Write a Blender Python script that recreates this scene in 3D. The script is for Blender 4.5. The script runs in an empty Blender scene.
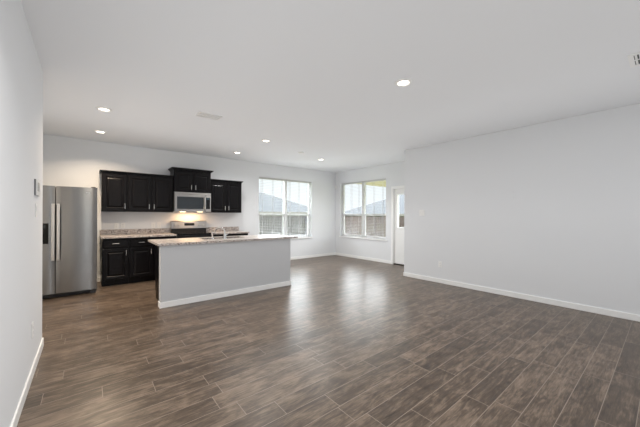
import bpy, bmesh, math, random
from mathutils import Vector, Matrix

S = bpy.context.scene
COL = S.collection
random.seed(7)

# ------------------------------------------------------------------ camera
CAM_Z, YAW, ROLL, FPX, HORIZON = 1.316, 0.684, 0.004, 285.128, 215.33
cam_data = bpy.data.cameras.new('camera')
cam = bpy.data.objects.new('camera', cam_data)
COL.objects.link(cam)
fwd = Vector((math.sin(YAW), math.cos(YAW), 0))
rgt = Vector((math.cos(YAW), -math.sin(YAW), 0))
up = Vector((0, 0, 1))
r2 = rgt * math.cos(ROLL) + up * math.sin(ROLL)
u2 = up * math.cos(ROLL) - rgt * math.sin(ROLL)
M4 = Matrix((r2, u2, -fwd)).transposed().to_4x4()
M4.translation = (0, 0, CAM_Z)
cam.matrix_world = M4
cam_data.sensor_width = 36
cam_data.lens = FPX * 36 / 640
cam_data.shift_y = (HORIZON - 213.5) / 640
cam_data.clip_start = 0.03
cam_data.clip_end = 300
S.camera = cam

# ------------------------------------------------------------------ light and exposure
SKY = 14.0
SKY_LOW = 1.05
CAN_W = 8.0        # each recessed light
MICRO_W = 5.0
REAR_W = 6.0
AMBIENT = 0.325
w = bpy.data.worlds.new('overcast_sky')
S.world = w
w.use_nodes = True
wn = w.node_tree.nodes
bg = wn['Background']
tc = wn.new('ShaderNodeTexCoord')
sep = wn.new('ShaderNodeSeparateXYZ')
rmp = wn.new('ShaderNodeValToRGB')
w.node_tree.links.new(tc.outputs['Generated'], sep.inputs[0])
w.node_tree.links.new(sep.outputs['Z'], rmp.inputs[0])
w.node_tree.links.new(rmp.outputs[0], bg.inputs[0])
# overcast sky: dim towards the horizon, bright cloud higher up
e = rmp.color_ramp.elements
e.new(0.5)
LOW = SKY_LOW / SKY
for k, (p, c) in enumerate(((0.135, (0.93 * LOW, 0.97 * LOW, 1.0 * LOW)), (0.23, (0.95, 0.97, 0.99)), (0.8, (0.86, 0.93, 1.0)))):
    e[k].position = p
    e[k].color = (*c, 1)
bg.inputs[1].default_value = SKY
S.view_settings.view_transform = 'Standard'
S.view_settings.look = 'None'
S.view_settings.gamma = 1
S.view_settings.use_curve_mapping = False
S.view_settings.exposure = 0.16
cy = S.cycles
cy.use_denoising = True
cy.max_bounces = 10
cy.diffuse_bounces = 6
cy.glossy_bounces = 4
cy.transmission_bounces = 6
cy.transparent_max_bounces = 12
cy.caustics_reflective = False
cy.caustics_refractive = False
cy.sample_clamp_indirect = 6.0
cy.use_adaptive_sampling = False
cy.denoising_input_passes = 'RGB_ALBEDO_NORMAL'
cy.denoising_prefilter = 'ACCURATE'
cy.use_fast_gi = True
cy.fast_gi_method = 'ADD'
w.light_settings.ao_factor = AMBIENT
w.light_settings.distance = 1.5


def area_light(name, loc, rot, sx, sy, watt, color=(1, 1, 1), shape='RECTANGLE', spread=math.pi):
    d = bpy.data.lights.new(name, 'AREA')
    d.shape = shape
    d.size = sx
    if shape == 'RECTANGLE':
        d.size_y = sy
    d.energy = watt
    d.color = color
    d.spread = spread
    o = bpy.data.objects.new(name, d)
    o.location = loc
    o.rotation_euler = rot
    COL.objects.link(o)
    return o


REAR_Y = -3.2
ADDED_WINDOWS = [(0.45, 1.0)]  # unseen window, added and sized for the light it lets in
for a, b in ADDED_WINDOWS:      # fill lamp set in the added window, also streaks the refrigerator door
    area_light('window_daylight', ((a + b) / 2, REAR_Y + 0.01, 1.5), (math.radians(90), 0, 0), b - a - 0.1, 1.6, REAR_W, (0.95, 0.98, 1.0))

# ------------------------------------------------------------------ room measures (metres)
XL, YL = -0.347, 3.951        # left wall plane, its far end
YB = 7.055                    # kitchen wall
XN = 6.426                    # breakfast nook window wall
XR, YR = 5.363, 3.666         # right wall plane, its far end
XK = -0.83                    # kitchen side wall by the refrigerator
H = 2.74
T = 0.15
R90 = math.radians(90)


# sky portals: they add no light, they only steer sampling towards the window openings
WZ0, WZ1 = 0.63, 2.36
WB = (3.605, 5.415)           # opening in the kitchen wall (x)
WN = (4.985, 6.815)           # opening in the nook wall (y)
DN = (3.83, 4.735)            # patio door opening (y)
DH = 2.045
zc = (WZ0 + WZ1) / 2
for loc, rot, sx, sy in (((sum(WB) / 2, YB + T - 0.005, zc), (-R90, 0, 0), WB[1] - WB[0], WZ1 - WZ0),
                         ((XN + T - 0.005, sum(WN) / 2, zc), (R90, 0, R90), WN[1] - WN[0], WZ1 - WZ0),
                         ((XN + T - 0.005, sum(DN) / 2, 1.445), (R90, 0, R90), 0.68, 0.9)):
    area_light('sky_portal', loc, rot, sx, sy, 1).data.cycles.is_portal = True
for a, b in ADDED_WINDOWS:
    area_light('sky_portal', ((a + b) / 2, REAR_Y - T + 0.005, 1.5), (R90, 0, 0), b - a, 1.7, 1).data.cycles.is_portal = True


# ------------------------------------------------------------------ materials
def mat(name, color=(0.8, 0.8, 0.8), rough=0.5, metal=0.0, spec=0.5, emit=None, coat=0.0):
    m = bpy.data.materials.new(name)
    m.use_nodes = True
    b = m.node_tree.nodes['Principled BSDF']
    b.inputs['Base Color'].default_value = (*color, 1)
    b.inputs['Roughness'].default_value = rough
    b.inputs['Metallic'].default_value = metal
    b.inputs['Specular IOR Level'].default_value = spec
    b.inputs['Coat Weight'].default_value = coat
    b.inputs['Coat Roughness'].default_value = 0.1
    if emit:
        b.inputs['Emission Color'].default_value = (*emit[0], 1)
        b.inputs['Emission Strength'].default_value = emit[1]
        m.cycles.emission_sampling = 'FRONT' if name == 'lit_lamp_lens' else 'NONE'
    return m


class NT:
    """small helper for node graphs"""

    def __init__(self, m):
        self.t = m.node_tree
        self.b = self.t.nodes['Principled BSDF']

    def n(self, kind, **kw):
        x = self.t.nodes.new(kind)
        for k, v in kw.items():
            setattr(x, k, v)
        return x

    def l(self, a, b):
        self.t.links.new(a, b)

    def math(self, op, a, b=None, c=None):
        x = self.n('ShaderNodeMath', operation=op)
        for i, v in enumerate((a, b, c)):
            if v is None:
                continue
            if isinstance(v, (int, float)):
                x.inputs[i].default_value = v
            else:
                self.l(v, x.inputs[i])
        return x.outputs[0]

    def ramp(self, fac, stops):
        x = self.n('ShaderNodeValToRGB')
        e = x.color_ramp.elements
        while len(e) < len(stops):
            e.new(0.5)
        for i, (p, c) in enumerate(stops):
            e[i].position = p
            e[i].color = (*c, 1)
        self.l(fac, x.inputs[0])
        return x.outputs[0]

    def mix(self, fac, a, b, blend='MIX'):
        x = self.n('ShaderNodeMix', data_type='RGBA', blend_type=blend)
        if isinstance(fac, (int, float)):
            x.inputs[0].default_value = fac
        else:
            self.l(fac, x.inputs[0])
        for i, v in ((6, a), (7, b)):
            if isinstance(v, tuple):
                x.inputs[i].default_value = (*v, 1)
            else:
                self.l(v, x.inputs[i])
        return x.outputs[2]

    def noise(self, vec, scale, detail=4, rough=0.55, dist=0.0):
        x = self.n('ShaderNodeTexNoise')
        x.inputs['Scale'].default_value = scale
        x.inputs['Detail'].default_value = detail
        x.inputs['Roughness'].default_value = rough
        x.inputs['Distortion'].default_value = dist
        if vec is not None:
            self.l(vec, x.inputs['Vector'])
        return x.outputs['Fac']

    def coords(self, scale=(1, 1, 1)):
        c = self.n('ShaderNodeTexCoord')
        m = self.n('ShaderNodeMapping')
        m.inputs['Scale'].default_value = scale
        self.l(c.outputs['Object'], m.inputs[0])
        return m.outputs[0]

    def bump(self, h, strength, dist=0.01):
        x = self.n('ShaderNodeBump')
        x.inputs['Strength'].default_value = strength
        x.inputs['Distance'].default_value = dist
        self.l(h, x.inputs['Height'])
        self.l(x.outputs[0], self.b.inputs['Normal'])


def wall_paint(name, color, rough=0.75):
    m = mat(name, color, rough, spec=0.3)
    g = NT(m)
    c = g.coords()
    f = g.noise(c, 90, 3)
    g.bump(f, 0.06, 0.003)
    return m


def floor_material():
    m = mat('wood_look_tile', rough=0.4)
    g = NT(m)
    c = g.n('ShaderNodeTexCoord')
    s = g.n('ShaderNodeSeparateXYZ')
    g.l(c.outputs['Object'], s.inputs[0])
    PW, PL = 0.163, 0.915
    y = g.math('DIVIDE', g.math('SUBTRACT', s.outputs['Y'], 2.087 - 40 * PW), PW)
    row = g.math('FLOOR', y)
    fy = g.math('FRACT', y)
    wr = g.n('ShaderNodeTexWhiteNoise', noise_dimensions='1D')
    g.l(row, wr.inputs['W'])
    x = g.math('ADD', g.math('DIVIDE', s.outputs['X'], PL), g.math('ADD', g.math('MULTIPLY', wr.outputs['Value'], 1.0), 30.0))
    colm = g.math('FLOOR', x)
    fx = g.math('FRACT', x)
    wp = g.n('ShaderNodeTexWhiteNoise', noise_dimensions='2D')
    cv = g.n('ShaderNodeCombineXYZ')
    g.l(row, cv.inputs[0])
    g.l(colm, cv.inputs[1])
    g.l(cv.outputs[0], wp.inputs['Vector'])
    rnd = wp.outputs['Value']
    # grain: stretched along the plank, different in each plank
    gv = g.n('ShaderNodeCombineXYZ')
    g.l(g.math('ADD', g.math('MULTIPLY', s.outputs['X'], 1.0), g.math('MULTIPLY', rnd, 37.0)), gv.inputs[0])
    g.l(g.math('ADD', g.math('MULTIPLY', s.outputs['Y'], 5.0), g.math('MULTIPLY', rnd, 91.0)), gv.inputs[1])
    grain = g.noise(gv.outputs[0], 3.4, 8, 0.68, 1.3)
    gv2 = g.n('ShaderNodeCombineXYZ')
    g.l(g.math('ADD', g.math('MULTIPLY', s.outputs['X'], 2.0), g.math('MULTIPLY', rnd, 11.0)), gv2.inputs[0])
    g.l(g.math('ADD', g.math('MULTIPLY', s.outputs['Y'], 30.0), g.math('MULTIPLY', rnd, 17.0)), gv2.inputs[1])
    fine = g.noise(gv2.outputs[0], 3.0, 6, 0.7, 0.8)
    gv3 = g.n('ShaderNodeCombineXYZ')
    g.l(g.math('ADD', s.outputs['X'], g.math('MULTIPLY', rnd, 53.0)), gv3.inputs[0])
    g.l(g.math('ADD', g.math('MULTIPLY', s.outputs['Y'], 2.0), g.math('MULTIPLY', rnd, 29.0)), gv3.inputs[1])
    blot = g.noise(gv3.outputs[0], 4.5, 4, 0.6, 0.6)
    t = g.math('ADD', g.math('MULTIPLY', grain, 0.62), g.math('ADD', g.math('MULTIPLY', fine, 0.45), g.math('MULTIPLY', blot, 0.40)))
    t = g.math('ADD', t, g.math('MULTIPLY', g.math('SUBTRACT', rnd, 0.5), 0.10))
    col = g.ramp(t, [(0.53, FLOOR_DARK), (0.72, FLOOR_MID), (0.91, FLOOR_LIGHT)])
    # grout
    gw = 0.0019
    ey = g.math('MINIMUM', fy, g.math('SUBTRACT', 1.0, fy))
    ex = g.math('MINIMUM', fx, g.math('SUBTRACT', 1.0, fx))
    my = g.math('LESS_THAN', ey, gw / PW)
    mx = g.math('LESS_THAN', ex, gw / PL)
    gm = g.math('MAXIMUM', my, mx)
    col = g.mix(gm, col, FLOOR_GROUT)
    g.l(col, g.b.inputs['Base Color'])
    g.l(g.math('ADD', 0.28, g.math('MULTIPLY', t, 0.06)), g.b.inputs['Roughness'])
    g.b.inputs['Specular IOR Level'].default_value = 0.5
    hgt = g.math('SUBTRACT', g.math('MULTIPLY', fine, 0.05), gm)
    g.bump(hgt, 0.12, 0.002)
    return m


def granite_material():
    m = mat('speckled_granite', rough=0.28)
    g = NT(m)
    c = g.coords()
    v = g.n('ShaderNodeTexVoronoi')
    v.inputs['Scale'].default_value = 75
    g.l(c, v.inputs['Vector'])
    sx = g.n('ShaderNodeSeparateXYZ')
    g.l(v.outputs['Color'], sx.inputs[0])
    base = g.ramp(sx.outputs[0], [(0.0, (0.06, 0.053, 0.05)), (0.2, (0.20, 0.175, 0.16)), (0.4, (0.36, 0.315, 0.29)),
                                  (0.65, (0.52, 0.47, 0.44)), (1.0, (0.70, 0.66, 0.63))])
    f = g.noise(c, 30, 6, 0.7)
    base = g.mix(g.ramp(f, [(0.52, (0, 0, 0)), (0.66, (0.75, 0.75, 0.75))]), base, (0.16, 0.13, 0.12))
    f2 = g.noise(c, 11, 3, 0.6)
    base = g.mix(g.ramp(f2, [(0.48, (0, 0, 0)), (0.7, (0.5, 0.5, 0.5))]), base, (0.48, 0.39, 0.34))
    g.l(base, g.b.inputs['Base Color'])
    return m


def stainless(name='brushed_stainless_steel', color=(0.30, 0.30, 0.298), rough=0.25):
    m = mat(name, color, rough, 1.0)
    g = NT(m)
    tg = g.n('ShaderNodeTangent', direction_type='RADIAL', axis='Z')
    g.l(tg.outputs[0], g.b.inputs['Tangent'])
    g.b.inputs['Anisotropic'].default_value = 0.8
    g.b.inputs['Anisotropic Rotation'].default_value = 0.25
    return m


def cabinet_material():
    m = mat('espresso_stained_wood', (0.006, 0.005, 0.005), 0.32, spec=0.22)
    g = NT(m)
    c = g.coords((14, 14, 1.2))
    f = g.noise(c, 4, 6, 0.6, 0.4)
    g.l(g.ramp(f, [(0.3, (0.0026, 0.0024, 0.003)), (0.7, (0.0065, 0.0055, 0.0065))]), g.b.inputs['Base Color'])
    g.bump(f, 0.04, 0.002)
    return m


def glass_material(tint=(0.97, 0.985, 0.99)):
    m = bpy.data.materials.new('clear_window_glass')
    m.use_nodes = True
    t = m.node_tree
    t.nodes.clear()
    o = t.nodes.new('ShaderNodeOutputMaterial')
    mx = t.nodes.new('ShaderNodeMixShader')
    tr = t.nodes.new('ShaderNodeBsdfTransparent')
    gl = t.nodes.new('ShaderNodeBsdfGlossy')
    fr = t.nodes.new('ShaderNodeFresnel')
    tr.inputs[0].default_value = (*tint, 1)
    gl.inputs['Roughness'].default_value = 0.02
    fr.inputs[0].default_value = 1.45
    ge = t.nodes.new('ShaderNodeNewGeometry')
    mu = t.nodes.new('ShaderNodeMath')
    mu.operation = 'MULTIPLY'
    iv = t.nodes.new('ShaderNodeMath')
    iv.operation = 'SUBTRACT'
    iv.inputs[0].default_value = 1.0
    t.links.new(ge.outputs['Backfacing'], iv.inputs[1])
    t.links.new(fr.outputs[0], mu.inputs[0])
    t.links.new(iv.outputs[0], mu.inputs[1])
    t.links.new(mu.outputs[0], mx.inputs[0])
    t.links.new(tr.outputs[0], mx.inputs[1])
    t.links.new(gl.outputs[0], mx.inputs[2])
    t.links.new(mx.outputs[0], o.inputs[0])
    return m


def fence_material(name, lo, hi, axis='X'):
    m = mat(name, rough=0.85)
    g = NT(m)
    c = g.n('ShaderNodeTexCoord')
    s = g.n('ShaderNodeSeparateXYZ')
    g.l(c.outputs['Object'], s.inputs[0])
    k = g.math('DIVIDE', s.outputs[axis], 0.14)
    wn_ = g.n('ShaderNodeTexWhiteNoise', noise_dimensions='1D')
    g.l(g.math('FLOOR', k), wn_.inputs['W'])
    cv = g.n('ShaderNodeMapping')
    cv.inputs['Scale'].default_value = (9, 9, 0.9)
    g.l(c.outputs['Object'], cv.inputs[0])
    f = g.noise(cv.outputs[0], 3, 5)
    t = g.math('ADD', g.math('MULTIPLY', wn_.outputs['Value'], 0.6), g.math('MULTIPLY', f, 0.4))
    g.l(g.ramp(t, [(0.1, lo), (0.9, hi)]), g.b.inputs['Base Color'])
    return m


def shingle_material():
    m = mat('grey_roof_shingle', rough=0.9)
    g = NT(m)
    c = g.n('ShaderNodeTexCoord')
    br = g.n('ShaderNodeTexBrick')
    br.inputs['Color1'].default_value = (0.0135, 0.015, 0.0165, 1)
    br.inputs['Color2'].default_value = (0.0115, 0.013, 0.0142, 1)
    br.inputs['Mortar'].default_value = (0.010, 0.011, 0.0125, 1)
    br.inputs['Scale'].default_value = 3
    br.inputs['Mortar Size'].default_value = 0.01
    g.l(c.outputs['Object'], br.inputs['Vector'])
    g.l(br.outputs[0], g.b.inputs['Base Color'])
    return m


FLOOR_DARK = (0.030, 0.0205, 0.0145)
FLOOR_MID = (0.083, 0.059, 0.0415)
FLOOR_LIGHT = (0.205, 0.152, 0.111)
FLOOR_GROUT = (0.245, 0.197, 0.16)

M_WALL = wall_paint('light_grey_wall_paint', (0.712, 0.724, 0.740))
M_ISL = wall_paint('grey_half_wall_paint', (0.52, 0.53, 0.545))  # wall paint with the shade on the island side put into the colour
M_CEIL = wall_paint('flat_white_ceiling_paint', (0.785, 0.80, 0.82), 0.9)
M_TRIM = mat('white_trim_paint', (0.84, 0.84, 0.83), 0.35)
M_FLOOR = floor_material()
M_GRAN = granite_material()
M_STEEL = stainless()
M_STEEL_B = stainless('bright_stainless_steel', (0.62, 0.60, 0.58), 0.28)
M_HANDLE = stainless('satin_steel_handle', (0.72, 0.72, 0.71), 0.34)
M_CAB = cabinet_material()
M_NICKEL = mat('satin_nickel', (0.86, 0.85, 0.83), 0.22, 1.0)
M_CHROME = mat('polished_chrome', (0.85, 0.86, 0.87), 0.08, 1.0)
M_GLASS = glass_material()
M_BLACK = mat('black_plastic', (0.012, 0.012, 0.013), 0.35)
M_BLKGL = mat('black_ceramic_glass', (0.008, 0.008, 0.009), 0.08)
M_DKGL = mat('dark_oven_glass', (0.03, 0.036, 0.042), 0.1)
M_DKGREY = mat('dark_grey_plastic', (0.05, 0.05, 0.052), 0.5)
M_PLATE = mat('white_plate_plastic', (0.80, 0.80, 0.79), 0.35)
M_SLOT = mat('socket_slot_grey', (0.35, 0.35, 0.35), 0.6)
M_BLIND = mat('white_blind_slat', (0.52, 0.52, 0.515), 0.45)
M_VINYL = mat('white_vinyl_frame', (0.80, 0.80, 0.80), 0.35)
M_BRONZE = mat('bronze_threshold', (0.06, 0.05, 0.045), 0.4, 0.6)
M_DISPLAY = mat('blue_clock_display', (0.01, 0.01, 0.01), 0.2, emit=((0.45, 0.75, 0.9), 0.12))
M_LENS = mat('lit_lamp_lens', (0.9, 0.9, 0.9), 0.5, emit=((1.0, 0.88, 0.72), 6.0))
M_VENTDK = mat('vent_shadow_grey', (0.10, 0.10, 0.10), 0.7)
M_SHINGLE = shingle_material()
M_STUCCO = mat('cream_siding', (0.07, 0.066, 0.055), 0.85)
M_SOFFIT = mat('tan_patio_soffit', (0.36, 0.32, 0.185), 0.8)
M_CONC = mat('pale_concrete', (0.25, 0.245, 0.235), 0.85)
M_FENCE_B = fence_material('weathered_grey_fence', (0.018, 0.0165, 0.0135), (0.034, 0.031, 0.026), 'X')
M_FENCE_N = fence_material('brown_fence', (0.019, 0.0115, 0.0078), (0.039, 0.0255, 0.018), 'Y')
M_PANEL = mat('dark_stained_gate', (0.015, 0.013, 0.015), 0.8)
M_GRASS = mat('winter_lawn', (0.16, 0.17, 0.09), 0.95)
gg = NT(M_GRASS)
gg.l(gg.ramp(gg.noise(gg.coords(), 6, 5), [(0.3, (0.10, 0.12, 0.05)), (0.7, (0.24, 0.23, 0.13))]), gg.b.inputs['Base Color'])


# ------------------------------------------------------------------ mesh helpers
class MB:
    def __init__(self):
        self.bm = bmesh.new()

    def box(self, x0, x1, y0, y1, z0, z1, bevel=0.0, seg=2):
        b = bmesh.new()
        vs = [b.verts.new((x, y, z)) for x in (x0, x1) for y in (y0, y1) for z in (z0, z1)]
        for f in ((0, 1, 3, 2), (4, 6, 7, 5), (0, 4, 5, 1), (2, 3, 7, 6), (0, 2, 6, 4), (1, 5, 7, 3)):
            b.faces.new([vs[i] for i in f])
        if bevel > 0:
            bmesh.ops.bevel(b, geom=list(b.edges), offset=bevel, segments=seg, profile=0.6, affect='EDGES')
        self._merge(b)
        return self

    def _merge(self, b):
        me = bpy.data.meshes.new('tmp')
        b.normal_update()
        b.to_mesh(me)
        b.free()
        self.bm.from_mesh(me)
        bpy.data.meshes.remove(me)

    def prism(self, pts, axis, a0, a1):
        """polygon pts (two coords) extruded along axis"""
        def p(u, v, a):
            return {'x': (a, u, v), 'y': (u, a, v), 'z': (u, v, a)}[axis]
        b = bmesh.new()
        lo = [b.verts.new(p(u, v, a0)) for u, v in pts]
        hi = [b.verts.new(p(u, v, a1)) for u, v in pts]
        n = len(pts)
        b.faces.new(lo)
        b.faces.new(hi[::-1])
        for i in range(n):
            b.faces.new((lo[i], hi[i], hi[(i + 1) % n], lo[(i + 1) % n]))
        bmesh.ops.recalc_face_normals(b, faces=list(b.faces))
        self._merge(b)
        return self

    def loft_front(self, x0, x1, z0, z1, y, steps, back=0.0):
        """panel facing -y: rectangles (inset, depth) where depth counts out from y"""
        b = bmesh.new()
        loops = []
        for ins, d in steps:
            loops.append([b.verts.new(q) for q in ((x0 + ins, y - d, z0 + ins), (x1 - ins, y - d, z0 + ins),
                                                   (x1 - ins, y - d, z1 - ins), (x0 + ins, y - d, z1 - ins))])
        b.faces.new(loops[0])
        for a, c in zip(loops, loops[1:]):
            for i in range(4):
                b.faces.new((a[i], a[(i + 1) % 4], c[(i + 1) % 4], c[i]))
        b.faces.new(loops[-1][::-1])
        bmesh.ops.recalc_face_normals(b, faces=list(b.faces))
        self._merge(b)
        return self

    def tube(self, pts, r, seg=12, r_end=None):
        pts = [Vector(p) for p in pts]
        b = bmesh.new()
        rings = []
        n = len(pts)
        prev = None
        for i, p in enumerate(pts):
            t = (pts[min(i + 1, n - 1)] - pts[max(i - 1, 0)]).normalized()
            if prev is None:
                a = Vector((0, 0, 1)) if abs(t.z) < 0.9 else Vector((1, 0, 0))
                u = t.cross(a).normalized()
            else:
                u = (prev - t * prev.dot(t)).normalized()
            prev = u
            v = t.cross(u)
            rr = r if r_end is None else r + (r_end - r) * i / (n - 1)
            rings.append([b.verts.new(p + (u * math.cos(2 * math.pi * k / seg) + v * math.sin(2 * math.pi * k / seg)) * rr)
                          for k in range(seg)])
        for a, c in zip(rings, rings[1:]):
            for k in range(seg):
                b.faces.new((a[k], a[(k + 1) % seg], c[(k + 1) % seg], c[k]))
        b.faces.new(rings[0])
        b.faces.new(rings[-1])
        bmesh.ops.recalc_face_normals(b, faces=list(b.faces))
        self._merge(b)
        return self

    def lathe(self, prof, cx=0, cy_=0, seg=32):
        """profile of (radius, z) turned about the z axis"""
        b = bmesh.new()
        rings = []
        for r, z in prof:
            if r < 1e-6:
                rings.append([b.verts.new((cx, cy_, z))])
            else:
                rings.append([b.verts.new((cx + r * math.cos(2 * math.pi * k / seg), cy_ + r * math.sin(2 * math.pi * k / seg), z))
                              for k in range(seg)])
        for a, c in zip(rings, rings[1:]):
            for k in range(seg):
                q = [a[k % len(a)], a[(k + 1) % len(a)], c[(k + 1) % len(c)], c[k % len(c)]]
                q2 = []
                for v in q:
                    if v not in q2:
                        q2.append(v)
                if len(q2) > 2:
                    try:
                        b.faces.new(q2)
                    except ValueError:
                        pass
        bmesh.ops.recalc_face_normals(b, faces=list(b.faces))
        self._merge(b)
        return self

    def done(self, name, m, parent=None, smooth=False, loc=None):
        me = bpy.data.meshes.new(name)
        self.bm.to_mesh(me)
        self.bm.free()
        me.materials.append(m)
        if smooth:
            for p in me.polygons:
                p.use_smooth = True
            try:
                me.set_sharp_from_angle(angle=math.radians(40))
            except Exception:
                pass
        o = bpy.data.objects.new(name, me)
        COL.objects.link(o)
        if parent is not None:
            o.parent = parent
        if loc is not None:
            o.location = loc
        return o


def tag(o, label, cat, group=None):
    o['label'] = label
    o['category'] = cat
    if group:
        o['group'] = group
    return o


def thing(name, label, cat, loc=(0, 0, 0), rotz=0.0, group=None):
    o = bpy.data.objects.new(name, None)
    o.empty_display_size = 0.1
    COL.objects.link(o)
    o.location = loc
    o.rotation_euler = (0, 0, rotz)
    return tag(o, label, cat, group)


def copy_thing(root, label, loc=None, rotz=None):
    r = root.copy()
    COL.objects.link(r)
    if loc is not None:
        r.location = loc
    if rotz is not None:
        r.rotation_euler = (0, 0, rotz)
    r['label'] = label
    for ch in list(root.children):
        c = ch.copy()
        COL.objects.link(c)
        c.parent = r
        for g in list(ch.children):
            d = g.copy()
            COL.objects.link(d)
            d.parent = c
    return r


def struct(name, mb, m, parent=None, smooth=False):
    o = mb.done(name, m, parent, smooth)
    if parent is None:
        o['kind'] = 'structure'
    return o


def struct_empty(name, loc=(0, 0, 0)):
    o = bpy.data.objects.new(name, None)
    COL.objects.link(o)
    o.location = loc
    o['kind'] = 'structure'
    return o


# ------------------------------------------------------------------ room shell
struct('floor', MB().box(XK - T, XN + T, REAR_Y - T, YB + T, -0.12, 0.0), M_FLOOR)
struct('ceiling', MB().box(XK - T, XN + T, REAR_Y - T, YB + T, H, H + 0.15), M_CEIL)

mb = MB()
mb.box(XK - T, WB[0], YB, YB + T, 0, H).box(WB[1], XN + T, YB, YB + T, 0, H)
mb.box(WB[0], WB[1], YB, YB + T, 0, WZ0).box(WB[0], WB[1], YB, YB + T, WZ1, H)
struct('wall_back', mb, M_WALL)

mb = MB()
mb.box(XN, XN + T, WN[1], YB, 0, H).box(XN, XN + T, WN[0], WN[1], 0, WZ0).box(XN, XN + T, WN[0], WN[1], WZ1, H)
mb.box(XN, XN + T, DN[1], WN[0], 0, H).box(XN, XN + T, DN[0], DN[1], DH, H).box(XN, XN + T, YR - T, DN[0], 0, H)
struct('wall_nook', mb, M_WALL)

struct('wall_right', MB().box(XR, XR + T, REAR_Y, YR, 0, H, 0.006).box(XR + T, XN, YR - T, YR, 0, H), M_WALL)
struct('wall_left', MB().box(XL - 0.115, XL, REAR_Y, YL, 0, H, 0.006).box(XK, XL - 0.115, YL - 0.115, YL, 0, H), M_WALL)
struct('wall_kitchen', MB().box(XK - T, XK, YL - 0.115, YB, 0, H), M_WALL)
mb = MB()
xs = [XL - 0.115] + [v for p in ADDED_WINDOWS for v in p] + [XR + T]
for i in range(0, len(xs), 2):
    mb.box(xs[i], xs[i + 1], REAR_Y - T, REAR_Y, 0, H)
for a, b in ADDED_WINDOWS:
    mb.box(a, b, REAR_Y - T, REAR_Y, 0, 0.65).box(a, b, REAR_Y - T, REAR_Y, 2.35, H)
struct('wall_front', mb, M_WALL)

BH, BT = 0.083, 0.012


def base_profile_box(mb, x0, x1, y0, y1):
    mb.box(x0, x1, y0, y1, 0, BH, 0.004)


mb = MB()
base_profile_box(mb, XL, XL + BT, REAR_Y, YL + BT)
base_profile_box(mb, XK, XL + BT, YL, YL + BT)
struct('baseboard_left', mb, M_TRIM)
mb = MB()
base_profile_box(mb, 3.04, XN, YB - BT, YB)
base_profile_box(mb, XK, 0.197, YB - BT, YB)
struct('baseboard_back', mb, M_TRIM)
mb = MB()
base_profile_box(mb, XN - BT, XN, 4.80, YB)
base_profile_box(mb, XN - BT, XN, YR, DN[0] - 0.065)
struct('baseboard_nook', mb, M_TRIM)
mb = MB()
base_profile_box(mb, XR - BT, XR, REAR_Y, YR + BT)
base_profile_box(mb, XR - BT, XN, YR, YR + BT)
struct('baseboard_right', mb, M_TRIM)


# ------------------------------------------------------------------ windows
def make_window(name, width, loc, rotz):
    """local: x along the opening, y = 0 room face of the wall, +y outwards, z absolute"""
    r = struct_empty(name, loc)
    r.rotation_euler = (0, 0, rotz)
    y0, y1 = 0.085, 0.14
    mid = width / 2
    zm = 1.335
    f = MB()
    fw = 0.045
    f.box(0, fw, y0, y1, WZ0, WZ1, 0.004).box(width - fw, width, y0, y1, WZ0, WZ1, 0.004)
    f.box(0, width, y0, y1, WZ1 - fw, WZ1, 0.004).box(0, width, y0, y1, WZ0, WZ0 + fw, 0.004)
    f.box(mid - 0.05, mid + 0.05, y0 - 0.01, y1, WZ0, WZ1, 0.004)
    f.done('window_frame', M_VINYL, r)
    for a, b in ((fw, mid - 0.05), (mid + 0.05, width - fw)):
        s = MB()
        s.box(a, b, y0 + 0.005, y0 + 0.04, zm - 0.022, zm + 0.022, 0.003)
        s.box(a, a + 0.022, y0 + 0.005, y0 + 0.04, WZ0 + fw, zm, 0.002).box(b - 0.022, b, y0 + 0.005, y0 + 0.04, WZ0 + fw, zm, 0.002)
        s.box(a, b, y0 + 0.005, y0 + 0.04, WZ0 + fw, WZ0 + fw + 0.03, 0.002)
        s.done('window_sash', M_VINYL, r)
        MB().box(a + 0.01, b - 0.01, y0 + 0.02, y0 + 0.026, WZ0 + fw, zm).done('pane', M_GLASS, r)
        MB().box(a, b, y0 + 0.042, y0 + 0.048, zm, WZ1 - fw).done('pane', M_GLASS, r)
    MB().box(0.001, width - 0.001, -0.001, y0, WZ0, WZ0 + 0.012, 0.002).box(-0.05, width + 0.05, -0.03, 0.0, WZ0 - 0.018, WZ0 + 0.012, 0.004) \
        .done('window_sill', M_TRIM, r)
    return r


make_window('window_1', WB[1] - WB[0], (WB[0], YB, 0), 0)
make_window('window_2', WN[1] - WN[0], (XN, WN[1], 0), math.radians(-90))
for i, (a, b) in enumerate(ADDED_WINDOWS):  # frame and pane of the added window
    r = struct_empty('window_%d' % (i + 3), (a, REAR_Y, 0))
    W_ = b - a
    f = MB()
    f.box(0, 0.05, -0.13, -0.07, 0.65, 2.35, 0.004).box(W_ - 0.05, W_, -0.13, -0.07, 0.65, 2.35, 0.004)
    f.box(0, W_, -0.13, -0.07, 0.65, 0.7, 0.004).box(0, W_, -0.13, -0.07, 2.3, 2.35, 0.004).box(0, W_, -0.12, -0.08, 1.48, 1.52, 0.004)
    f.done('window_frame', M_VINYL, r)
    MB().box(0.04, W_ - 0.04, -0.105, -0.099, 0.69, 2.31).done('pane', M_GLASS, r)

# blinds
BLW = (WB[1] - WB[0]) / 2 - 0.012


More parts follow.
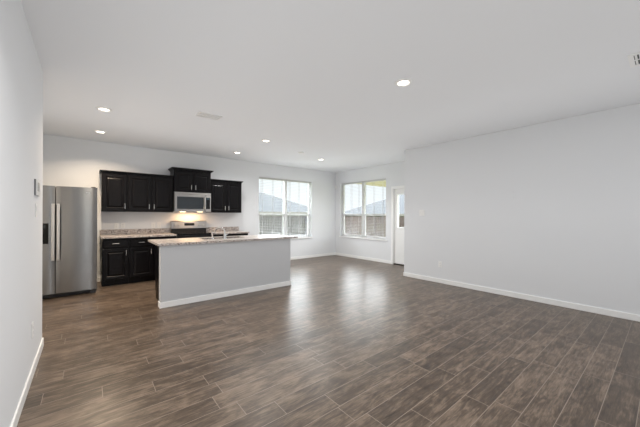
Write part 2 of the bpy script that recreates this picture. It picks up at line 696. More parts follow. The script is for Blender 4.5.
def make_blind(label, width, loc, rotz):
    """local: x along, y: 0.015..0.07 inside the reveal"""
    t = thing('window_blind', label, 'blind', loc, rotz, 'slatted blinds in the window openings')
    yc = 0.043
    MB().box(0.003, width - 0.003, yc - 0.028, yc + 0.028, WZ1 - 0.05, WZ1 - 0.002, 0.004).done('headrail', M_BLIND, t)
    s = MB()
    z = WZ1 - 0.085
    while z > WZ0 + 0.07:
        s.prism([(yc - 0.024, z + 0.0007), (yc, z + 0.0014), (yc + 0.024, z + 0.0007), (yc + 0.024, z - 0.0007), (yc, z), (yc - 0.024, z - 0.0007)],
                'x', 0.006, width - 0.006)
        z -= 0.044
    s.done('slats', M_BLIND, t)
    MB().box(0.006, width - 0.006, yc - 0.024, yc + 0.024, WZ0 + 0.014, WZ0 + 0.034, 0.004).done('bottom_rail', M_BLIND, t)
    for fx in (0.14, 0.5, 0.86):
        x = width * fx
        MB().box(x - 0.004, x + 0.004, yc - 0.0265, yc - 0.0255, WZ0 + 0.03, WZ1 - 0.04).box(x - 0.004, x + 0.004, yc + 0.0255, yc + 0.0265, WZ0 + 0.03, WZ1 - 0.04) \
            .done('ladder_cord', M_BLIND, t)
    MB().tube([(0.06, yc - 0.034, WZ1 - 0.06), (0.06, yc - 0.036, WZ1 - 0.75)], 0.004, 8).done('tilt_wand', M_BLIND, t)
    return t


make_blind('white slatted blind on the left half of the window beside the kitchen', BLW, (WB[0] + 0.006, YB, 0), 0)
make_blind('white slatted blind on the right half of the window beside the kitchen', BLW, (WB[0] + 0.905 + 0.006, YB, 0), 0)
BLN = (WN[1] - WN[0]) / 2 - 0.012
make_blind('white slatted blind on the corner half of the window by the patio door', BLN, (XN, WN[1] - 0.006, 0), math.radians(-90))
make_blind('white slatted blind on the door-side half of the window by the patio door', BLN, (XN, WN[1] - 0.915 - 0.006, 0), math.radians(-90))

# ------------------------------------------------------------------ patio door
d = struct_empty('door_1', (XN, 0, 0))
GY0, GY1, GZ0, GZ1 = DN[0] + 0.115, DN[1] - 0.115, 1.0, 1.89
c = MB()
for a, b in ((DN[0] - 0.062, DN[0]), (DN[1], DN[1] + 0.062)):
    c.box(-0.016, 0.0, a, b, 0, DH + 0.062, 0.004)
c.box(-0.016, 0.0, DN[0], DN[1], DH, DH + 0.062, 0.004)
c.box(0, T, DN[0], DN[0] + 0.018, 0, DH).box(0, T, DN[1] - 0.018, DN[1], 0, DH).box(0, T, DN[0], DN[1], DH - 0.018, DH)
c.done('door_casing', M_TRIM, d)
s = MB()
a, b = DN[0] + 0.02, DN[1] - 0.02
s.box(0.03, 0.075, a, GY0, 0.03, DH - 0.02).box(0.03, 0.075, GY1, b, 0.03, DH - 0.02)
s.box(0.03, 0.075, GY0, GY1, 0.03, GZ0).box(0.03, 0.075, GY0, GY1, GZ1, DH - 0.02)
for k in (0, 1):
    p0 = GY0 + k * (GY1 - GY0 + 0.04) / 2
    s.box(0.022, 0.03, p0, p0 + (GY1 - GY0 - 0.04) / 2, 0.22, 0.85, 0.006)
s.done('door_slab', M_TRIM, d)
f = MB()
f.box(0.018, 0.088, GY0 - 0.03, GY0 + 0.008, GZ0 - 0.03, GZ1 + 0.03, 0.005).box(0.018, 0.088, GY1 - 0.008, GY1 + 0.03, GZ0 - 0.03, GZ1 + 0.03, 0.005)
f.box(0.018, 0.088, GY0, GY1, GZ0 - 0.03, GZ0 + 0.008, 0.005).box(0.018, 0.088, GY0, GY1, GZ1 - 0.008, GZ1 + 0.03, 0.005)
f.done('lite_frame', M_TRIM, d)
MB().box(0.05, 0.056, GY0, GY1, GZ0, GZ1).done('pane', M_GLASS, d)
MB().box(-0.012, T, DN[0] + 0.019, DN[1] - 0.019, 0.0, 0.028, 0.004).done('threshold', M_BRONZE, d)
kn = MB()
kn.tube([(0.03, DN[0] + 0.085, 0.95), (-0.005, DN[0] + 0.085, 0.95)], 0.012, 12)
kn.tube([(-0.005, DN[0] + 0.085, 0.95), (-0.02, DN[0] + 0.085, 0.95), (-0.035, DN[0] + 0.085, 0.95), (-0.045, DN[0] + 0.085, 0.95)], 0.026, 16, 0.018)
kn.done('door_knob', M_NICKEL, d, True)

# ------------------------------------------------------------------ cabinets
DOOR = [(0, 0), (0, 0.017), (0.003, 0.02), (0.050, 0.02), (0.062, 0.009), (0.070, 0.009), (0.090, 0.0175), (0.094, 0.018)]
DRAWER = [(0, 0), (0, 0.015), (0.006, 0.02), (0.018, 0.02), (0.022, 0.017), (0.03, 0.017)]


def pull(parent, x, y, z, vertical=True, L=0.10):
    """bar pull standing out to -y from the face at y"""
    m = MB()
    h = L / 2
    if vertical:
        m.tube([(x, y - 0.028, z - h), (x, y - 0.028, z + h)], 0.0065, 10)
        for s_ in (-0.7, 0.7):
            m.tube([(x, y, z + s_ * h), (x, y - 0.028, z + s_ * h)], 0.005, 8)
    else:
        m.tube([(x - h, y - 0.028, z), (x + h, y - 0.028, z)], 0.0065, 10)
        for s_ in (-0.7, 0.7):
            m.tube([(x + s_ * h, y, z), (x + s_ * h, y - 0.028, z)], 0.005, 8)
    m.done('handle', M_NICKEL, parent, True)


def crown(parent, w, dep, z0, z1, pl, pr, out=0.045):
    """stepped crown moulding round the top; pl / pr = overhang at left / right"""
    m = MB()
    n = 5
    for i in range(n):
        a = z0 + (z1 - z0) * i / n
        b = z0 + (z1 - z0) * (i + 1) / n
        k = [0.12, 0.25, 0.5, 0.85, 1.0][i]
        m.box(-pl * k, w + pr * k, -dep - out * k, 0, a, b, 0.0015, 1)
    m.done('crown_molding', M_CAB, parent)


def upper_cabinet(label, x0, w, z0, z1, dep, doors, pl, pr, z_crown, name='wall_cabinet'):
    """doors: list of (fraction0, fraction1, handle side)"""
    t = thing(name, label, 'cabinet', (x0, YB - 0.002, 0), 0, 'dark upper kitchen cabinets')
    b = MB()
    b.box(0.0, w, -dep, 0, z0, z1, 0.002)
    b.done('body', M_CAB, t)
    for a, c_, side in doors:
        dx0, dx1 = a * w + 0.016, c_ * w - 0.016
        dz0, dz1 = z0 + 0.02, z1 - 0.02
        o = MB().loft_front(dx0, dx1, dz0, dz1, -dep, DOOR).done('door', M_CAB, t)
        hx = dx1 - 0.028 if side == 'R' else dx0 + 0.028
        pull(o, hx, -dep - 0.02, dz0 + 0.085)
    crown(t, w, dep, z1, z_crown, pl, pr)
    return t


upper_cabinet('single-door dark upper cabinet nearest the refrigerator', 0.203, 0.405, 1.372, 2.105, 0.31, [(0, 1, 'R')], 0.03, 0.0, 2.15)
upper_cabinet('wide two-door dark upper cabinet left of the microwave', 0.609, 0.815, 1.372, 2.105, 0.31, [(0, 0.5, 'R'), (0.5, 1, 'L')], 0.0, 0.0, 2.15)
upper_cabinet('short raised two-door dark cabinet directly above the microwave', 1.428, 0.774, 1.815, 2.27, 0.36, [(0, 0.5, 'R'), (0.5, 1, 'L')], 0.05, 0.05, 2.33)
upper_cabinet('two-door dark upper cabinet right of the microwave', 2.206, 0.765, 1.372, 2.105, 0.31, [(0, 0.5, 'R'), (0.5, 1, 'L')], 0.0, 0.03, 2.15)


def base_cabinet(label, loc, rotz, w, dep, doors, drawers=True, group='dark base kitchen cabinets', hollow=False):
    """front faces local -y; local y runs from -dep (carcass front) to 0 (back)"""
    t = thing('base_cabinet', label, 'cabinet', loc, rotz, group)
    b = MB()
    if hollow:
        b.box(0, 0.018, -dep, 0, 0.105, 0.875, 0.002).box(w - 0.018, w, -dep, 0, 0.105, 0.875, 0.002)
        b.box(0.018, w - 0.018, -0.012, 0, 0.105, 0.875).box(0.018, w - 0.018, -dep, 0, 0.105, 0.123)
        b.box(0.018, w - 0.018, -dep, -dep + 0.018, 0.67, 0.875).box(0.018, w - 0.018, -dep, -dep + 0.018, 0.105, 0.13)
        b.box(w / 2 - 0.02, w / 2 + 0.02, -dep, -dep + 0.018, 0.105, 0.7)
    else:
        b.box(0, w, -dep, 0, 0.105, 0.875, 0.002)
    b.box(0, w, -dep + 0.07, 0, 0.0, 0.105)
    b.done('body', M_CAB, t)
    for a, c_, side in doors:
        dx0, dx1 = a * w + 0.016, c_ * w - 0.016
        o = MB().loft_front(dx0, dx1, 0.125, 0.68, -dep, DOOR).done('door', M_CAB, t)
        pull(o, dx1 - 0.028 if side == 'R' else dx0 + 0.028, -dep - 0.02, 0.605)
        if drawers:
            q = MB().loft_front(dx0, dx1, 0.712, 0.852, -dep, DRAWER).done('drawer', M_CAB, t)
            pull(q, (dx0 + dx1) / 2, -dep - 0.017, 0.782, False)
    return t


BD = 0.59
base_cabinet('narrow dark base cabinet with one drawer nearest the refrigerator', (0.203, YB - 0.003, 0), 0, 0.405, BD, [(0, 1, 'R')])
base_cabinet('wide dark base cabinet between the narrow one and the range', (0.609, YB - 0.003, 0), 0, 0.815, BD, [(0, 0.5, 'R'), (0.5, 1, 'L')])
base_cabinet('dark base cabinet right of the range, mostly hidden by the island', (2.2, YB - 0.003, 0), 0, 0.82, BD, [(0, 0.5, 'R'), (0.5, 1, 'L')])

# ------------------------------------------------------------------ counters
CZ0, CZ1 = 0.879, 0.911


def wall_counter(label, x0, x1):
    t = thing('countertop', label, 'countertop', (0, 0, 0), 0, 'granite counters on the kitchen wall')
    MB().box(x0, x1, YB - 0.64, YB, CZ0, CZ1, 0.004).done('slab', M_GRAN, t)
    MB().box(x0, x1, YB - 0.02, YB, CZ1, 1.016, 0.002).done('backsplash', M_GRAN, t)
    return t


wall_counter('speckled granite counter between the refrigerator and the range', 0.185, 1.428)
wall_counter('speckled granite counter on the wall right of the range', 2.196, 3.035)

# ------------------------------------------------------------------ island
IX0, IX1, IY0 = 0.797, 2.968, 4.514
t = thing('kitchen_island', 'grey painted island half wall with white baseboard facing the living room', 'island')
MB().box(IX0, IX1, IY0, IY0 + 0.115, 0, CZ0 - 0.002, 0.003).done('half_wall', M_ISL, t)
m = MB()
m.box(IX0 - BT, IX1 + BT, IY0 - BT, IY0, 0, BH, 0.004)
m.box(IX0 - BT, IX0, IY0, IY0 + 0.115, 0, BH, 0.004).box(IX1, IX1 + BT, IY0, IY0 + 0.115, 0, BH, 0.004)
m.done('baseboard', M_TRIM, t)
ib = IY0 + 0.117
base_cabinet('dark end cabinet at the refrigerator end of the island', (1.43, ib, 0), math.pi, 0.585, BD, [(0, 1, 'R')],
             group='dark island cabinets')
base_cabinet('dark sink cabinet under the island sink', (2.345, ib, 0), math.pi, 0.913, BD, [(0, 0.5, 'R'), (0.5, 1, 'L')],
             False, group='dark island cabinets', hollow=True)
base_cabinet('dark end cabinet at the window end of the island', (2.955, ib, 0), math.pi, 0.608, BD, [(0, 1, 'L')],
             group='dark island cabinets')

CX0, CX1, CY0, CY1 = 0.762, 3.115, 4.478, 5.35
SX0, SX1, SY0, SY1 = 1.5, 2.22, 4.86, 5.18
t = thing('island_countertop', 'speckled granite slab on top of the island', 'countertop')
m = MB()
m.box(CX0, SX0, CY0, CY1, CZ0, CZ1).box(SX1, CX1, CY0, CY1, CZ0, CZ1)
m.box(SX0, SX1, CY0, SY0, CZ0, CZ1).box(SX0, SX1, SY1, CY1, CZ0, CZ1)
bmesh.ops.remove_doubles(m.bm, verts=list(m.bm.verts), dist=0.0005)
m.done('slab', M_GRAN, t)

t = thing('kitchen_sink', 'stainless undermount sink set into the island counter', 'sink')
m = MB()
th = 0.006
ST = CZ0 - 0.0015
m.box(SX0 - th, SX1 + th, SY0 - th, SY0, 0.70, ST).box(SX0 - th, SX1 + th, SY1, SY1 + th, 0.70, ST)
m.box(SX0 - th, SX0, SY0, SY1, 0.70, ST).box(SX1, SX1 + th, SY0, SY1, 0.70, ST)
m.box(SX0 - th, SX1 + th, SY0 - th, SY1 + th, 0.694, 0.70).box((SX0 + SX1) / 2 - 0.01, (SX0 + SX1) / 2 + 0.01, SY0, SY1, 0.70, ST - 0.02, 0.004)
m.done('basin', M_STEEL, t)
for fx in (0.25, 0.75):
    MB().lathe([(0.0, 0.704), (0.028, 0.704), (0.04, 0.701), (0.042, 0.7)], SX0 + (SX1 - SX0) * fx, (SY0 + SY1) / 2, 20).done('drain', M_CHROME, t, True)

t = thing('kitchen_faucet', 'chrome arched faucet with side lever on the island counter', 'faucet', (1.81, 4.78, CZ1))
MB().lathe([(0, 0), (0.03, 0), (0.03, 0.006), (0.024, 0.014), (0.022, 0.07), (0.018, 0.085), (0, 0.087)], 0, 0, 20).done('base', M_CHROME, t, True)
pts = [(0, 0, 0.07), (0, 0, 0.10)]
for k in range(0, 9):
    a = math.pi * (1 - k / 8 * 0.92)
    pts.append((-0.055 * (1 + math.cos(a)), 0.085 + 0.085 * math.cos(a), 0.115 + 0.07 * math.sin(a)))
pts.append((-0.107, pts[-1][1] + 0.004, 0.085))
MB().tube(pts, 0.0135, 14, 0.012).done('spout', M_CHROME, t, True)
MB().tube([(0.018, 0, 0.06), (0.045, 0, 0.075), (0.075, -0.005, 0.11)], 0.009, 10, 0.006).done('lever', M_CHROME, t, True)
t = thing('side_sprayer', 'small chrome side sprayer standing left of the faucet', 'sprayer', (1.605, 4.79, CZ1))
MB().lathe([(0, 0), (0.024, 0), (0.024, 0.006), (0.016, 0.014), (0.014, 0.03), (0, 0.031)], 0, 0, 18).done('base', M_CHROME, t, True)
MB().lathe([(0, 0.03), (0.011, 0.03), (0.012, 0.07), (0.017, 0.09), (0.018, 0.115), (0.01, 0.125), (0, 0.126)], 0, 0, 18).done('spray_head', M_CHROME, t, True)

# ------------------------------------------------------------------ refrigerator
FX0, FX1, FS, FY = -0.785, 0.126, -0.387, 6.05
GAP = 0.005
t = thing('refrigerator', 'tall stainless side-by-side refrigerator with black dispenser', 'refrigerator', (0, 0, 0))
MB().box(FX0 + 0.004, FX1 - 0.004, FY + 0.075, 6.97, 0.03, 1.745, 0.006).done('cabinet', M_DKGREY, t)


def fridge_door(x0, x1):
    """door with a gently bowed front"""
    n = 14
    pts = []
    for i in range(n + 1):
        u = i / n
        e = min(u, 1 - u)
        bow = 0.010 * (1 - (2 * u - 1) ** 2)
        edge = 0.004 * (1 - min(1, e / 0.06)) ** 2
        pts.append((x0 + (x1 - x0) * u, FY + 0.010 - bow + edge))
    pts += [(x1, FY + 0.07), (x0, FY + 0.07)]
    return MB().prism(pts, 'z', 0.075, 1.758).done('door', M_STEEL, t, True)


dz = fridge_door(FX0, FS - GAP)
fr = fridge_door(FS + GAP, FX1)


def bar_handle(parent, xc):
    m = MB()
    m.box(xc - 0.019, xc + 0.019, FY - 0.062, FY - 0.044, 0.60, 1.48, 0.007, 3)
    for z in (0.64, 1.44):
        m.box(xc - 0.012, xc + 0.012, FY - 0.05, FY + 0.006, z - 0.02, z + 0.02, 0.004)
    m.done('handle', M_HANDLE, parent, True)


bar_handle(dz, -0.412)
bar_handle(fr, -0.352)
m = MB()
m.box(-0.70, -0.466, FY - 0.006, FY + 0.012, 0.86, 1.175, 0.004)
ds = m.done('water_dispenser', mat('matte_black_plastic', (0.006, 0.006, 0.006), 0.6, spec=0.2), dz)
MB().box(-0.67, -0.50, FY - 0.0075, FY - 0.005, 1.10, 1.155, 0.001).done('control_panel', M_DKGL, ds)
MB().box(-0.62, -0.55, FY - 0.016, FY - 0.005, 0.97, 1.04, 0.004).done('paddle', M_DKGREY, ds)
m = MB()
m.box(FX0 + 0.02, FX1 - 0.09, FY + 0.06, FY + 0.075, 0.01, 0.07)
for k in range(4):
    m.box(FX0 + 0.03, FX1 - 0.10, FY + 0.055, FY + 0.061, 0.018 + k * 0.012, 0.024 + k * 0.012)
m.done('toe_grille', M_BLACK, t)
for x in (FX0 + 0.06, FX1 - 0.05):
    MB().box(x - 0.035, x + 0.035, FY + 0.045, FY + 0.12, 0.0, 0.06, 0.004).done('foot', M_DKGREY, t)
for x in (FX0 + 0.05, FX1 - 0.05):
    MB().box(x - 0.03, x + 0.03, FY + 0.03, FY + 0.12, 1.7585, 1.775, 0.005).done('hinge_cover', M_DKGREY, t)
MB().box(-0.02, 0.03, FY + 0.0005, FY + 0.004, 1.665, 1.677, 0.001).done('badge', M_CHROME, fr)

# ------------------------------------------------------------------ microwave
MX0, MX1, MY, MZ0, MZ1 = 1.432, 2.197, YB - 0.40, 1.385, 1.808
t = thing('microwave', 'stainless over-the-range microwave with dark glass door', 'microwave', (0, 0, 0))
MB().box(MX0, MX1, MY + 0.035, YB, MZ0, MZ1, 0.003).done('body', M_DKGREY, t)
XD = MX1 - 0.125
o = MB().loft_front(MX0, XD, MZ0, MZ1 - 0.045, MY + 0.035, [(0, 0), (0, 0.03), (0.004, 0.035), (0.05, 0.035), (0.054, 0.031)]).done('door', M_STEEL_B, t)
MB().box(MX0 + 0.05, XD - 0.04, MY - 0.001, MY + 0.006, MZ0 + 0.06, MZ1 - 0.10, 0.002).done('door_glass', M_DKGL, o)
pts = []
for k in range(9):
    u = k / 8
    pts.append((XD - 0.018, MY - 0.012 - 0.035 * math.sin(math.pi * u), MZ0 + 0.045 + 0.29 * u))
MB().tube([(XD - 0.018, MY + 0.002, MZ0 + 0.045)] + pts + [(XD - 0.018, MY + 0.002, MZ0 + 0.335)], 0.013, 12).done('handle', M_HANDLE, o, True)
cp = MB().loft_front(XD + 0.003, MX1, MZ0, MZ1 - 0.045, MY + 0.035, [(0, 0), (0, 0.03), (0.004, 0.035)]).done('control_panel', M_STEEL_B, t)
MB().box(XD + 0.012, MX1 - 0.022, MY - 0.001, MY + 0.006, MZ0 + 0.06, MZ1 - 0.10, 0.002).done('key_panel', M_BLKGL, cp)
MB().box(XD + 0.028, MX1 - 0.04, MY - 0.002, MY, MZ1 - 0.145, MZ1 - 0.115).done('display', M_DISPLAY, cp)
m = MB()
m.box(MX0, MX1, MY + 0.002, MY + 0.035, MZ1 - 0.043, MZ1, 0.004)
m.done('vent_grille', M_STEEL_B, t)
for x in (MX0 + 0.2, MX1 - 0.2):
    MB().box(x - 0.05, x + 0.05, MY + 0.13, MY + 0.19, MZ0 - 0.004, MZ0 + 0.001).done('lamp', mat('lit_hood_lamp', (0.9, 0.8, 0.6), 0.5, emit=((1, 0.72, 0.4), 12)), t)
al = area_light('cooktop_lamp', ((MX0 + MX1) / 2, YB - 0.2, MZ0 - 0.008), (0, 0, 0), 0.4, 0.08, MICRO_W, (1.0, 0.60, 0.30))

# ------------------------------------------------------------------ range
RX0, RX1, RY = 1.434, 2.19, 6.42
t = thing('range', 'stainless electric range with black glass cooktop under the microwave', 'stove', (0, 0, 0))
MB().box(RX0, RX1, RY + 0.03, YB - 0.03, 0.09, 0.895, 0.003).done('body', M_DKGREY, t)
MB().box(RX0, RX1, RY - 0.01, YB - 0.095, 0.895, 0.918, 0.005).done('cooktop', M_BLKGL, t)
for x, y, r_ in ((RX0 + 0.2, RY + 0.14, 0.1), (RX1 - 0.2, RY + 0.14, 0.08), (RX0 + 0.2, RY + 0.40, 0.08), (RX1 - 0.2, RY + 0.40, 0.1)):
    MB().lathe([(r_, 0.9182), (r_, 0.9186), (r_ - 0.004, 0.9186), (r_ - 0.004, 0.9182)], x, y, 36).done('burner_ring', M_DKGREY, t, True)
bgd = MB()
bgd.box(RX0, RX1, YB - 0.095, YB - 0.03, 0.90, 1.005, 0.004)
bgd.done('backguard_base', M_BLACK, t)
bk = MB().prism([(YB - 0.085, 1.0), (YB - 0.10, 1.012), (YB - 0.085, 1.165), (YB - 0.07, 1.18), (YB - 0.03, 1.18), (YB - 0.03, 1.0)], 'x', RX0, RX1).done('backguard', M_STEEL_B, t)
MB().box(RX0 + 0.27, RX1 - 0.27, YB - 0.096, YB - 0.08, 1.07, 1.125, 0.002).done('control_panel', M_BLKGL, bk)
for x in (RX0 + 0.07, RX0 + 0.16, RX1 - 0.16, RX1 - 0.07):
    kn = MB().tube([(x, YB - 0.085, 1.085), (x, YB - 0.118, 1.082)], 0.02, 16, 0.017)
    kn.done('knob', M_HANDLE, bk, True)
od = MB().loft_front(RX0 + 0.004, RX1 - 0.004, 0.27, 0.80, RY + 0.03, [(0, 0), (0, 0.035), (0.005, 0.04)]).done('oven_door', M_STEEL_B, t)
MB().box(RX0 + 0.12, RX1 - 0.12, RY - 0.012, RY - 0.008, 0.38, 0.66).done('oven_window', M_DKGL, od)
m = MB().tube([(RX0 + 0.06, RY - 0.055, 0.745), (RX1 - 0.06, RY - 0.055, 0.745)], 0.012, 12)
for x in (RX0 + 0.08, RX1 - 0.08):
    m.tube([(x, RY - 0.055, 0.745), (x, RY - 0.008, 0.745)], 0.009, 10)
m.done('handle', M_HANDLE, od, True)
MB().box(RX0, RX1, RY - 0.005, RY + 0.03, 0.805, 0.893, 0.004).done('front_trim', M_BLACK, t)
MB().loft_front(RX0 + 0.004, RX1 - 0.004, 0.1, 0.26, RY + 0.03, [(0, 0), (0, 0.03), (0.006, 0.036)]).done('storage_drawer', M_STEEL_B, t)
MB().box(RX0 + 0.03, RX1 - 0.03, RY + 0.08, YB - 0.1, 0.0, 0.09).done('plinth', M_BLACK, t)

# ------------------------------------------------------------------ wall plates
G_OUT = 'white outlets in the walls'


def plate(name, label, cat, loc, rotz, w=0.072, h=0.117, kind='outlet', group=None, pm=None):
    """local: facing -y, y = 0 on the wall"""
    t = thing(name, label, cat, loc, rotz, group)
    MB().box(-w / 2, w / 2, -0.006, 0, -h / 2, h / 2, 0.0025).done('cover_plate', pm or M_PLATE, t)
    if kind == 'outlet':
        for s_ in (-1, 1):
            k = MB().box(-0.017, 0.017, -0.0085, -0.005, s_ * 0.02 - 0.014, s_ * 0.02 + 0.014, 0.003).done('socket', M_PLATE, t)
            m_ = MB()
            for x in (-0.007, 0.007):
                m_.box(x - 0.0013, x + 0.0013, -0.0089, -0.0084, s_ * 0.02 - 0.003, s_ * 0.02 + 0.007)
            m_.box(-0.0025, 0.0025, -0.0089, -0.0084, s_ * 0.02 - 0.011, s_ * 0.02 - 0.006)
            m_.done('slot', M_SLOT, k)
    elif kind == 'switch':
        n = max(1, round(w / 0.06) - 0)
        n = 1 if w < 0.09 else 2
        for i in range(n):
            x = 0 if n == 1 else (-0.023 + 0.046 * i)
            MB().prism([(-0.005, -0.033), (-0.0065, -0.033), (-0.0115, 0.033), (-0.005, 0.033)], 'x', x - 0.016, x + 0.016).done('rocker', M_PLATE, t)
    elif kind == 'blank':
        for s_ in (-1, 1):
            MB().tube([(0, -0.005, s_ * 0.042), (0, -0.0072, s_ * 0.042)], 0.003, 8).done('screw', M_SLOT, t)
    return t


R90 = math.radians(90)
plate('light_switch', 'double white rocker switch near the end of the right wall', 'switch', (XR, 3.235, 1.375), -R90, 0.118, 0.117, 'switch')
plate('wall_outlet', 'white outlet low on the right living room wall', 'outlet', (XR, 2.84, 0.365), -R90, 0.072, 0.117, 'outlet', G_OUT)
plate('blank_cover_plate', 'wall coloured blank plate high in the middle of the right wall', 'cover plate', (XR, 1.605, 1.665), -R90, 0.072, 0.117, 'blank', None, M_WALL)
plate('wall_outlet', 'white outlet low on the left wall near its end', 'outlet', (XL, 3.27, 0.375), R90, 0.072, 0.117, 'outlet', G_OUT)
plate('light_switch', 'single white switch on the left wall below the control panel', 'switch', (XL, 3.46, 1.35), R90, 0.072, 0.117, 'switch')
for x, lab in ((0.452, 'white backsplash outlet nearest the refrigerator'), (0.56, 'white backsplash outlet second from the refrigerator'),
               (1.10, 'white backsplash outlet second left of the range'), (1.215, 'white backsplash outlet just left of the range')):
    plate('backsplash_outlet', lab, 'outlet', (x, YB, 1.09), 0, 0.072, 0.117, 'outlet', 'white outlets above the granite backsplash')

t = thing('thermostat', 'white control panel box on the left wall above the switch', 'thermostat', (XL, 3.485, 1.545), R90)
MB().box(-0.125, 0.125, -0.011, 0, -0.067, 0.067, 0.003).done('case', mat('grey_case_plastic', (0.16, 0.16, 0.165), 0.5), t)
MB().box(-0.125, 0.125, -0.015, -0.0105, -0.067, 0.067, 0.0015).done('front_cover', M_PLATE, t)
MB().box(-0.07, 0.04, -0.0165, -0.0145, -0.03, 0.045, 0.001).done('screen', mat('grey_panel_screen', (0.45, 0.47, 0.47), 0.2), t)
MB().box(0.06, 0.085, -0.0175, -0.0145, -0.02, 0.02, 0.001).done('button', M_PLATE, t)

t = thing('motion_sensor', 'small white sensor high in the corner between the two windows', 'sensor', (XN - 0.035, YB - 0.035, 2.26), math.radians(-45))
MB().prism([(-0.03, -0.02), (-0.022, -0.03), (0.022, -0.03), (0.03, -0.02), (0.03, 0.0), (0.004, 0.049), (-0.004, 0.049), (-0.03, 0.0)], 'z', -0.045, 0.045).done('case', M_PLATE, t)
MB().box(-0.016, 0.016, -0.034, -0.029, -0.03, 0.015, 0.002).done('sensor_window', M_TRIM, t)

# ------------------------------------------------------------------ ceiling fixtures
G_CAN = 'round recessed ceiling lights'
LIGHTS = [(2.61, 1.80, 'bright recessed light over the open living room, largest in view', (1.0, 0.98, 0.95)),
          (0.168, 4.83, 'recessed light at far left of the ceiling, nearer of the pair before the refrigerator', (1.0, 0.80, 0.58)),
          (0.168, 6.18, 'recessed light closest to the refrigerator, beyond its twin', (1.0, 0.80, 0.58)),
          (2.635, 4.87, 'recessed light over the window end of the island', (1.0, 0.98, 0.94)),
          (2.635, 6.22, 'recessed light above the right end of the kitchen wall counter', (1.0, 0.98, 0.94)),
          (0.5, 1.35, 'recessed light at the front end of the living room ceiling', (1.0, 0.98, 0.95)),  # no known fixture here; added out of view as fill
          (4.61, 5.62, 'recessed light in the dining nook between the windows', (1.0, 0.98, 0.95))]
can0 = None
for x, y, lab, colr in LIGHTS:
    if can0 is None:
        can0 = thing('recessed_light', lab, 'ceiling light', (x, y, H), 0, G_CAN)
        MB().lathe([(0.053, -0.0005), (0.057, -0.008), (0.066, -0.014), (0.088, -0.007), (0.092, -0.0005)], 0, 0, 40).done('trim_ring', M_TRIM, can0, True)
        MB().lathe([(0, -0.016), (0.025, -0.015), (0.042, -0.010), (0.052, -0.004), (0.052, -0.001), (0, -0.001)], 0, 0, 32).done('lens', M_LENS, can0, True)
    else:
        copy_thing(can0, lab, (x, y, H))
    area_light('recessed_lamp', (x, y, H - 0.027), (0, 0, 0), 0.12, 0.12, CAN_W * (2.0 if y < 1.5 else 2.8 if x < 1 else 2.6 if x > 4 else 1), colr, 'DISK', math.radians(140))


def ceiling_grille(label, loc, lx, ly, n, dark, name='ceiling_vent', b=0.022):
    t = thing(name, label, 'vent', loc, 0)
    m = MB()
    m.box(-lx / 2, lx / 2, -ly / 2, -ly / 2 + b, -0.008, 0).box(-lx / 2, lx / 2, ly / 2 - b, ly / 2, -0.008, 0)
    m.box(-lx / 2, -lx / 2 + b, -ly / 2 + b, ly / 2 - b, -0.008, 0).box(lx / 2 - b, lx / 2, -ly / 2 + b, ly / 2 - b, -0.008, 0)
    m.done('frame', M_PLATE, t)
    MB().box(-lx / 2 + b, lx / 2 - b, -ly / 2 + b, ly / 2 - b, -0.0015, 0).done('backing', M_VENTDK if dark else M_PLATE, t)
    s = MB()
    for i in range(n):
        x = -lx / 2 + b + (lx - 2 * b) * (i + 0.5) / n
        hw = (lx - 2 * b) / n * (0.30 if dark else 0.34)
        s.prism([(x - hw, -0.007), (x + hw, -0.002), (x + hw, -0.003), (x - hw, -0.008)], 'y', -ly / 2 + b, ly / 2 - b)
    s.box(-lx / 2 + b, lx / 2 - b, -0.006, 0.006, -0.008, -0.001)
    s.done('louvers', M_PLATE, t)
    return t


ceiling_grille('white ceiling vent between the island and the left recessed lights', (1.35, 4.19, H), 0.32, 0.20, 7, False)
r = ceiling_grille('slotted supply vent on the ceiling at the right edge of the picture', (3.85, 0.05, H), 0.38, 0.32, 12, True, 'supply_register', 0.034)
r.rotation_euler = (0, 0, R90)
t = thing('smoke_detector', 'flat round white smoke detector on the ceiling before the nook', 'smoke detector', (3.74, 5.28, H))
MB().lathe([(0, -0.028), (0.045, -0.028), (0.06, -0.02), (0.066, -0.008), (0.068, 0)], 0, 0, 32).done('housing', M_PLATE, t, True)
MB().lathe([(0, -0.031), (0.01, -0.031), (0.012, -0.0275)], 0.02, 0.02, 12).done('test_button', M_SLOT, t, True)

# ------------------------------------------------------------------ outside
GZ = -0.35
o = MB().box(-30, 60, -40, 60, GZ - 0.1, GZ).done('lawn', M_GRASS)
o['kind'] = 'structure'
o = MB().box(XN + T + 0.01, 9.6, 3.0, 7.4, GZ, -0.06, 0.01).done('patio_slab', M_CONC)
o['kind'] = 'structure'
o = MB().box(-2, 8, -9, REAR_Y - T - 0.02, GZ, -0.1, 0.01).done('driveway', M_CONC)  # unseen pale slab, added to bounce skylight up to the ceiling
o['kind'] = 'structure'

t = thing('patio_cover', 'tan underside of the patio roof seen through the nook window', 'patio cover')
MB().box(XN + T + 0.01, 9.75, 3.1, 7.25, 2.47, 2.62).done('soffit', M_SOFFIT, t)
MB().box(9.55, 9.75, 3.1, 7.25, 2.36, 2.47).done('beam', M_STUCCO, t)
MB().box(9.57, 9.72, 3.12, 3.27, -0.06, 2.36).done('post', M_STUCCO, t)


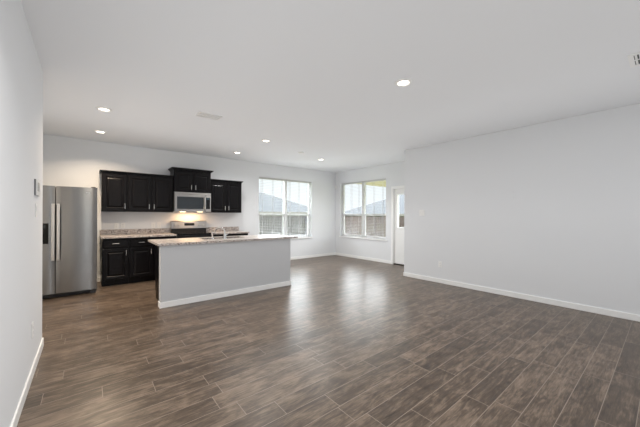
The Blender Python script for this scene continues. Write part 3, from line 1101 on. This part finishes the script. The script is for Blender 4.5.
def fence(label, p0, p1, top, m, horiz):
    """board fence from p0 to p1, boards along one mesh, posts each a part"""
    t = thing('board_fence', label, 'fence')
    b = MB()
    n = int((Vector(p1) - Vector(p0)).length / 0.14)
    for i in range(n):
        a = Vector(p0) + (Vector(p1) - Vector(p0)) * (i / n)
        hj = top + random.uniform(-0.015, 0.01)
        if horiz == 'x':
            b.box(a.x + 0.003, a.x + 0.137, a.y - 0.01, a.y + 0.01, GZ, hj)
        else:
            b.box(a.x - 0.01, a.x + 0.01, a.y + 0.003, a.y + 0.137, GZ, hj)
    if horiz == 'x':
        for z in (0.0, 0.9):
            b.box(p0[0], p1[0], p0[1] + 0.01, p0[1] + 0.05, z, z + 0.09)
    else:
        for z in (0.0, 0.9):
            b.box(p0[0] + 0.01, p0[0] + 0.05, p0[1], p1[1], z, z + 0.09)
    b.done('boards', m, t)
    L = (Vector(p1) - Vector(p0)).length
    k = 0.0
    while k <= L:
        a = Vector(p0) + (Vector(p1) - Vector(p0)) * (k / L)
        if horiz == 'x':
            MB().box(a.x - 0.045, a.x + 0.045, a.y + 0.012, a.y + 0.10, GZ, top - 0.06).done('post', m, t)
        else:
            MB().box(a.x + 0.012, a.x + 0.10, a.y - 0.045, a.y + 0.045, GZ, top - 0.06).done('post', m, t)
        k += 2.4
    return t


fence('weathered grey board fence seen through the window beside the kitchen', (2.0, 13.0), (11.0, 13.0), 1.27, M_FENCE_B, 'x')
fence('brown board fence seen through the window by the patio door', (11.2, 3.0), (11.2, 13.0), 1.25, M_FENCE_N, 'y')
t = thing('fence_gate', 'dark gate at the end of the grey fence in the kitchen-side window', 'gate')
m = MB()  # panel of dark boards just before the fence
for i in range(7):
    m.box(9.45 + i * 0.12, 9.56 + i * 0.12, 12.90, 12.93, GZ, 1.22)
m.done('boards', M_PANEL, t)
MB().box(9.45, 10.28, 12.93, 12.96, 0.1, 0.2).box(9.45, 10.28, 12.93, 12.96, 0.9, 1.0).done('rail', M_PANEL, t)


def house(label, x0, x1, y0, y1, eave, pitch, ridge_axis):
    t = thing('neighbor_house', label, 'house', (0, 0, 0), 0, 'neighbouring houses beyond the fences')
    MB().box(x0 + 0.4, x1 - 0.4, y0 + 0.4, y1 - 0.4, GZ, eave).done('walls', M_STUCCO, t)
    b = bmesh.new()
    half = min(x1 - x0, y1 - y0) / 2
    zt = eave + half * pitch
    c = [b.verts.new(p) for p in ((x0, y0, eave), (x1, y0, eave), (x1, y1, eave), (x0, y1, eave))]
    if ridge_axis == 'x':
        ym = (y0 + y1) / 2
        r0, r1 = b.verts.new((x0 + half, ym, zt)), b.verts.new((x1 - half, ym, zt))
        for f in ((c[0], c[1], r1, r0), (c[1], c[2], r1), (c[2], c[3], r0, r1), (c[3], c[0], r0)):
            b.faces.new(f)
    else:
        xm = (x0 + x1) / 2
        r0, r1 = b.verts.new((xm, y0 + half, zt)), b.verts.new((xm, y1 - half, zt))
        for f in ((c[0], c[1], r0), (c[1], c[2], r1, r0), (c[2], c[3], r1), (c[3], c[0], r0, r1)):
            b.faces.new(f)
    b.faces.new((c[3], c[2], c[1], c[0]))
    bmesh.ops.recalc_face_normals(b, faces=list(b.faces))
    m_ = MB()
    m_._merge(b)
    m_.done('roof', M_SHINGLE, t)
    f = MB()
    f.box(x0 - 0.02, x1 + 0.02, y0 - 0.03, y0, eave - 0.16, eave + 0.02).box(x0 - 0.02, x1 + 0.02, y1, y1 + 0.03, eave - 0.16, eave + 0.02)
    f.box(x0 - 0.03, x0, y0, y1, eave - 0.16, eave + 0.02).box(x1, x1 + 0.03, y0, y1, eave - 0.16, eave + 0.02)
    f.done('fascia', M_STUCCO, t)
    return t


house('grey-roofed house beyond the grey fence in the window beside the kitchen', 2.0, 19.0, 22.0, 32.0, 1.60, 0.42, 'x')
house('grey-roofed house beyond the brown fence in the window by the patio door', 20.0, 32.0, 9.5, 22.0, 1.45, 0.42, 'y')
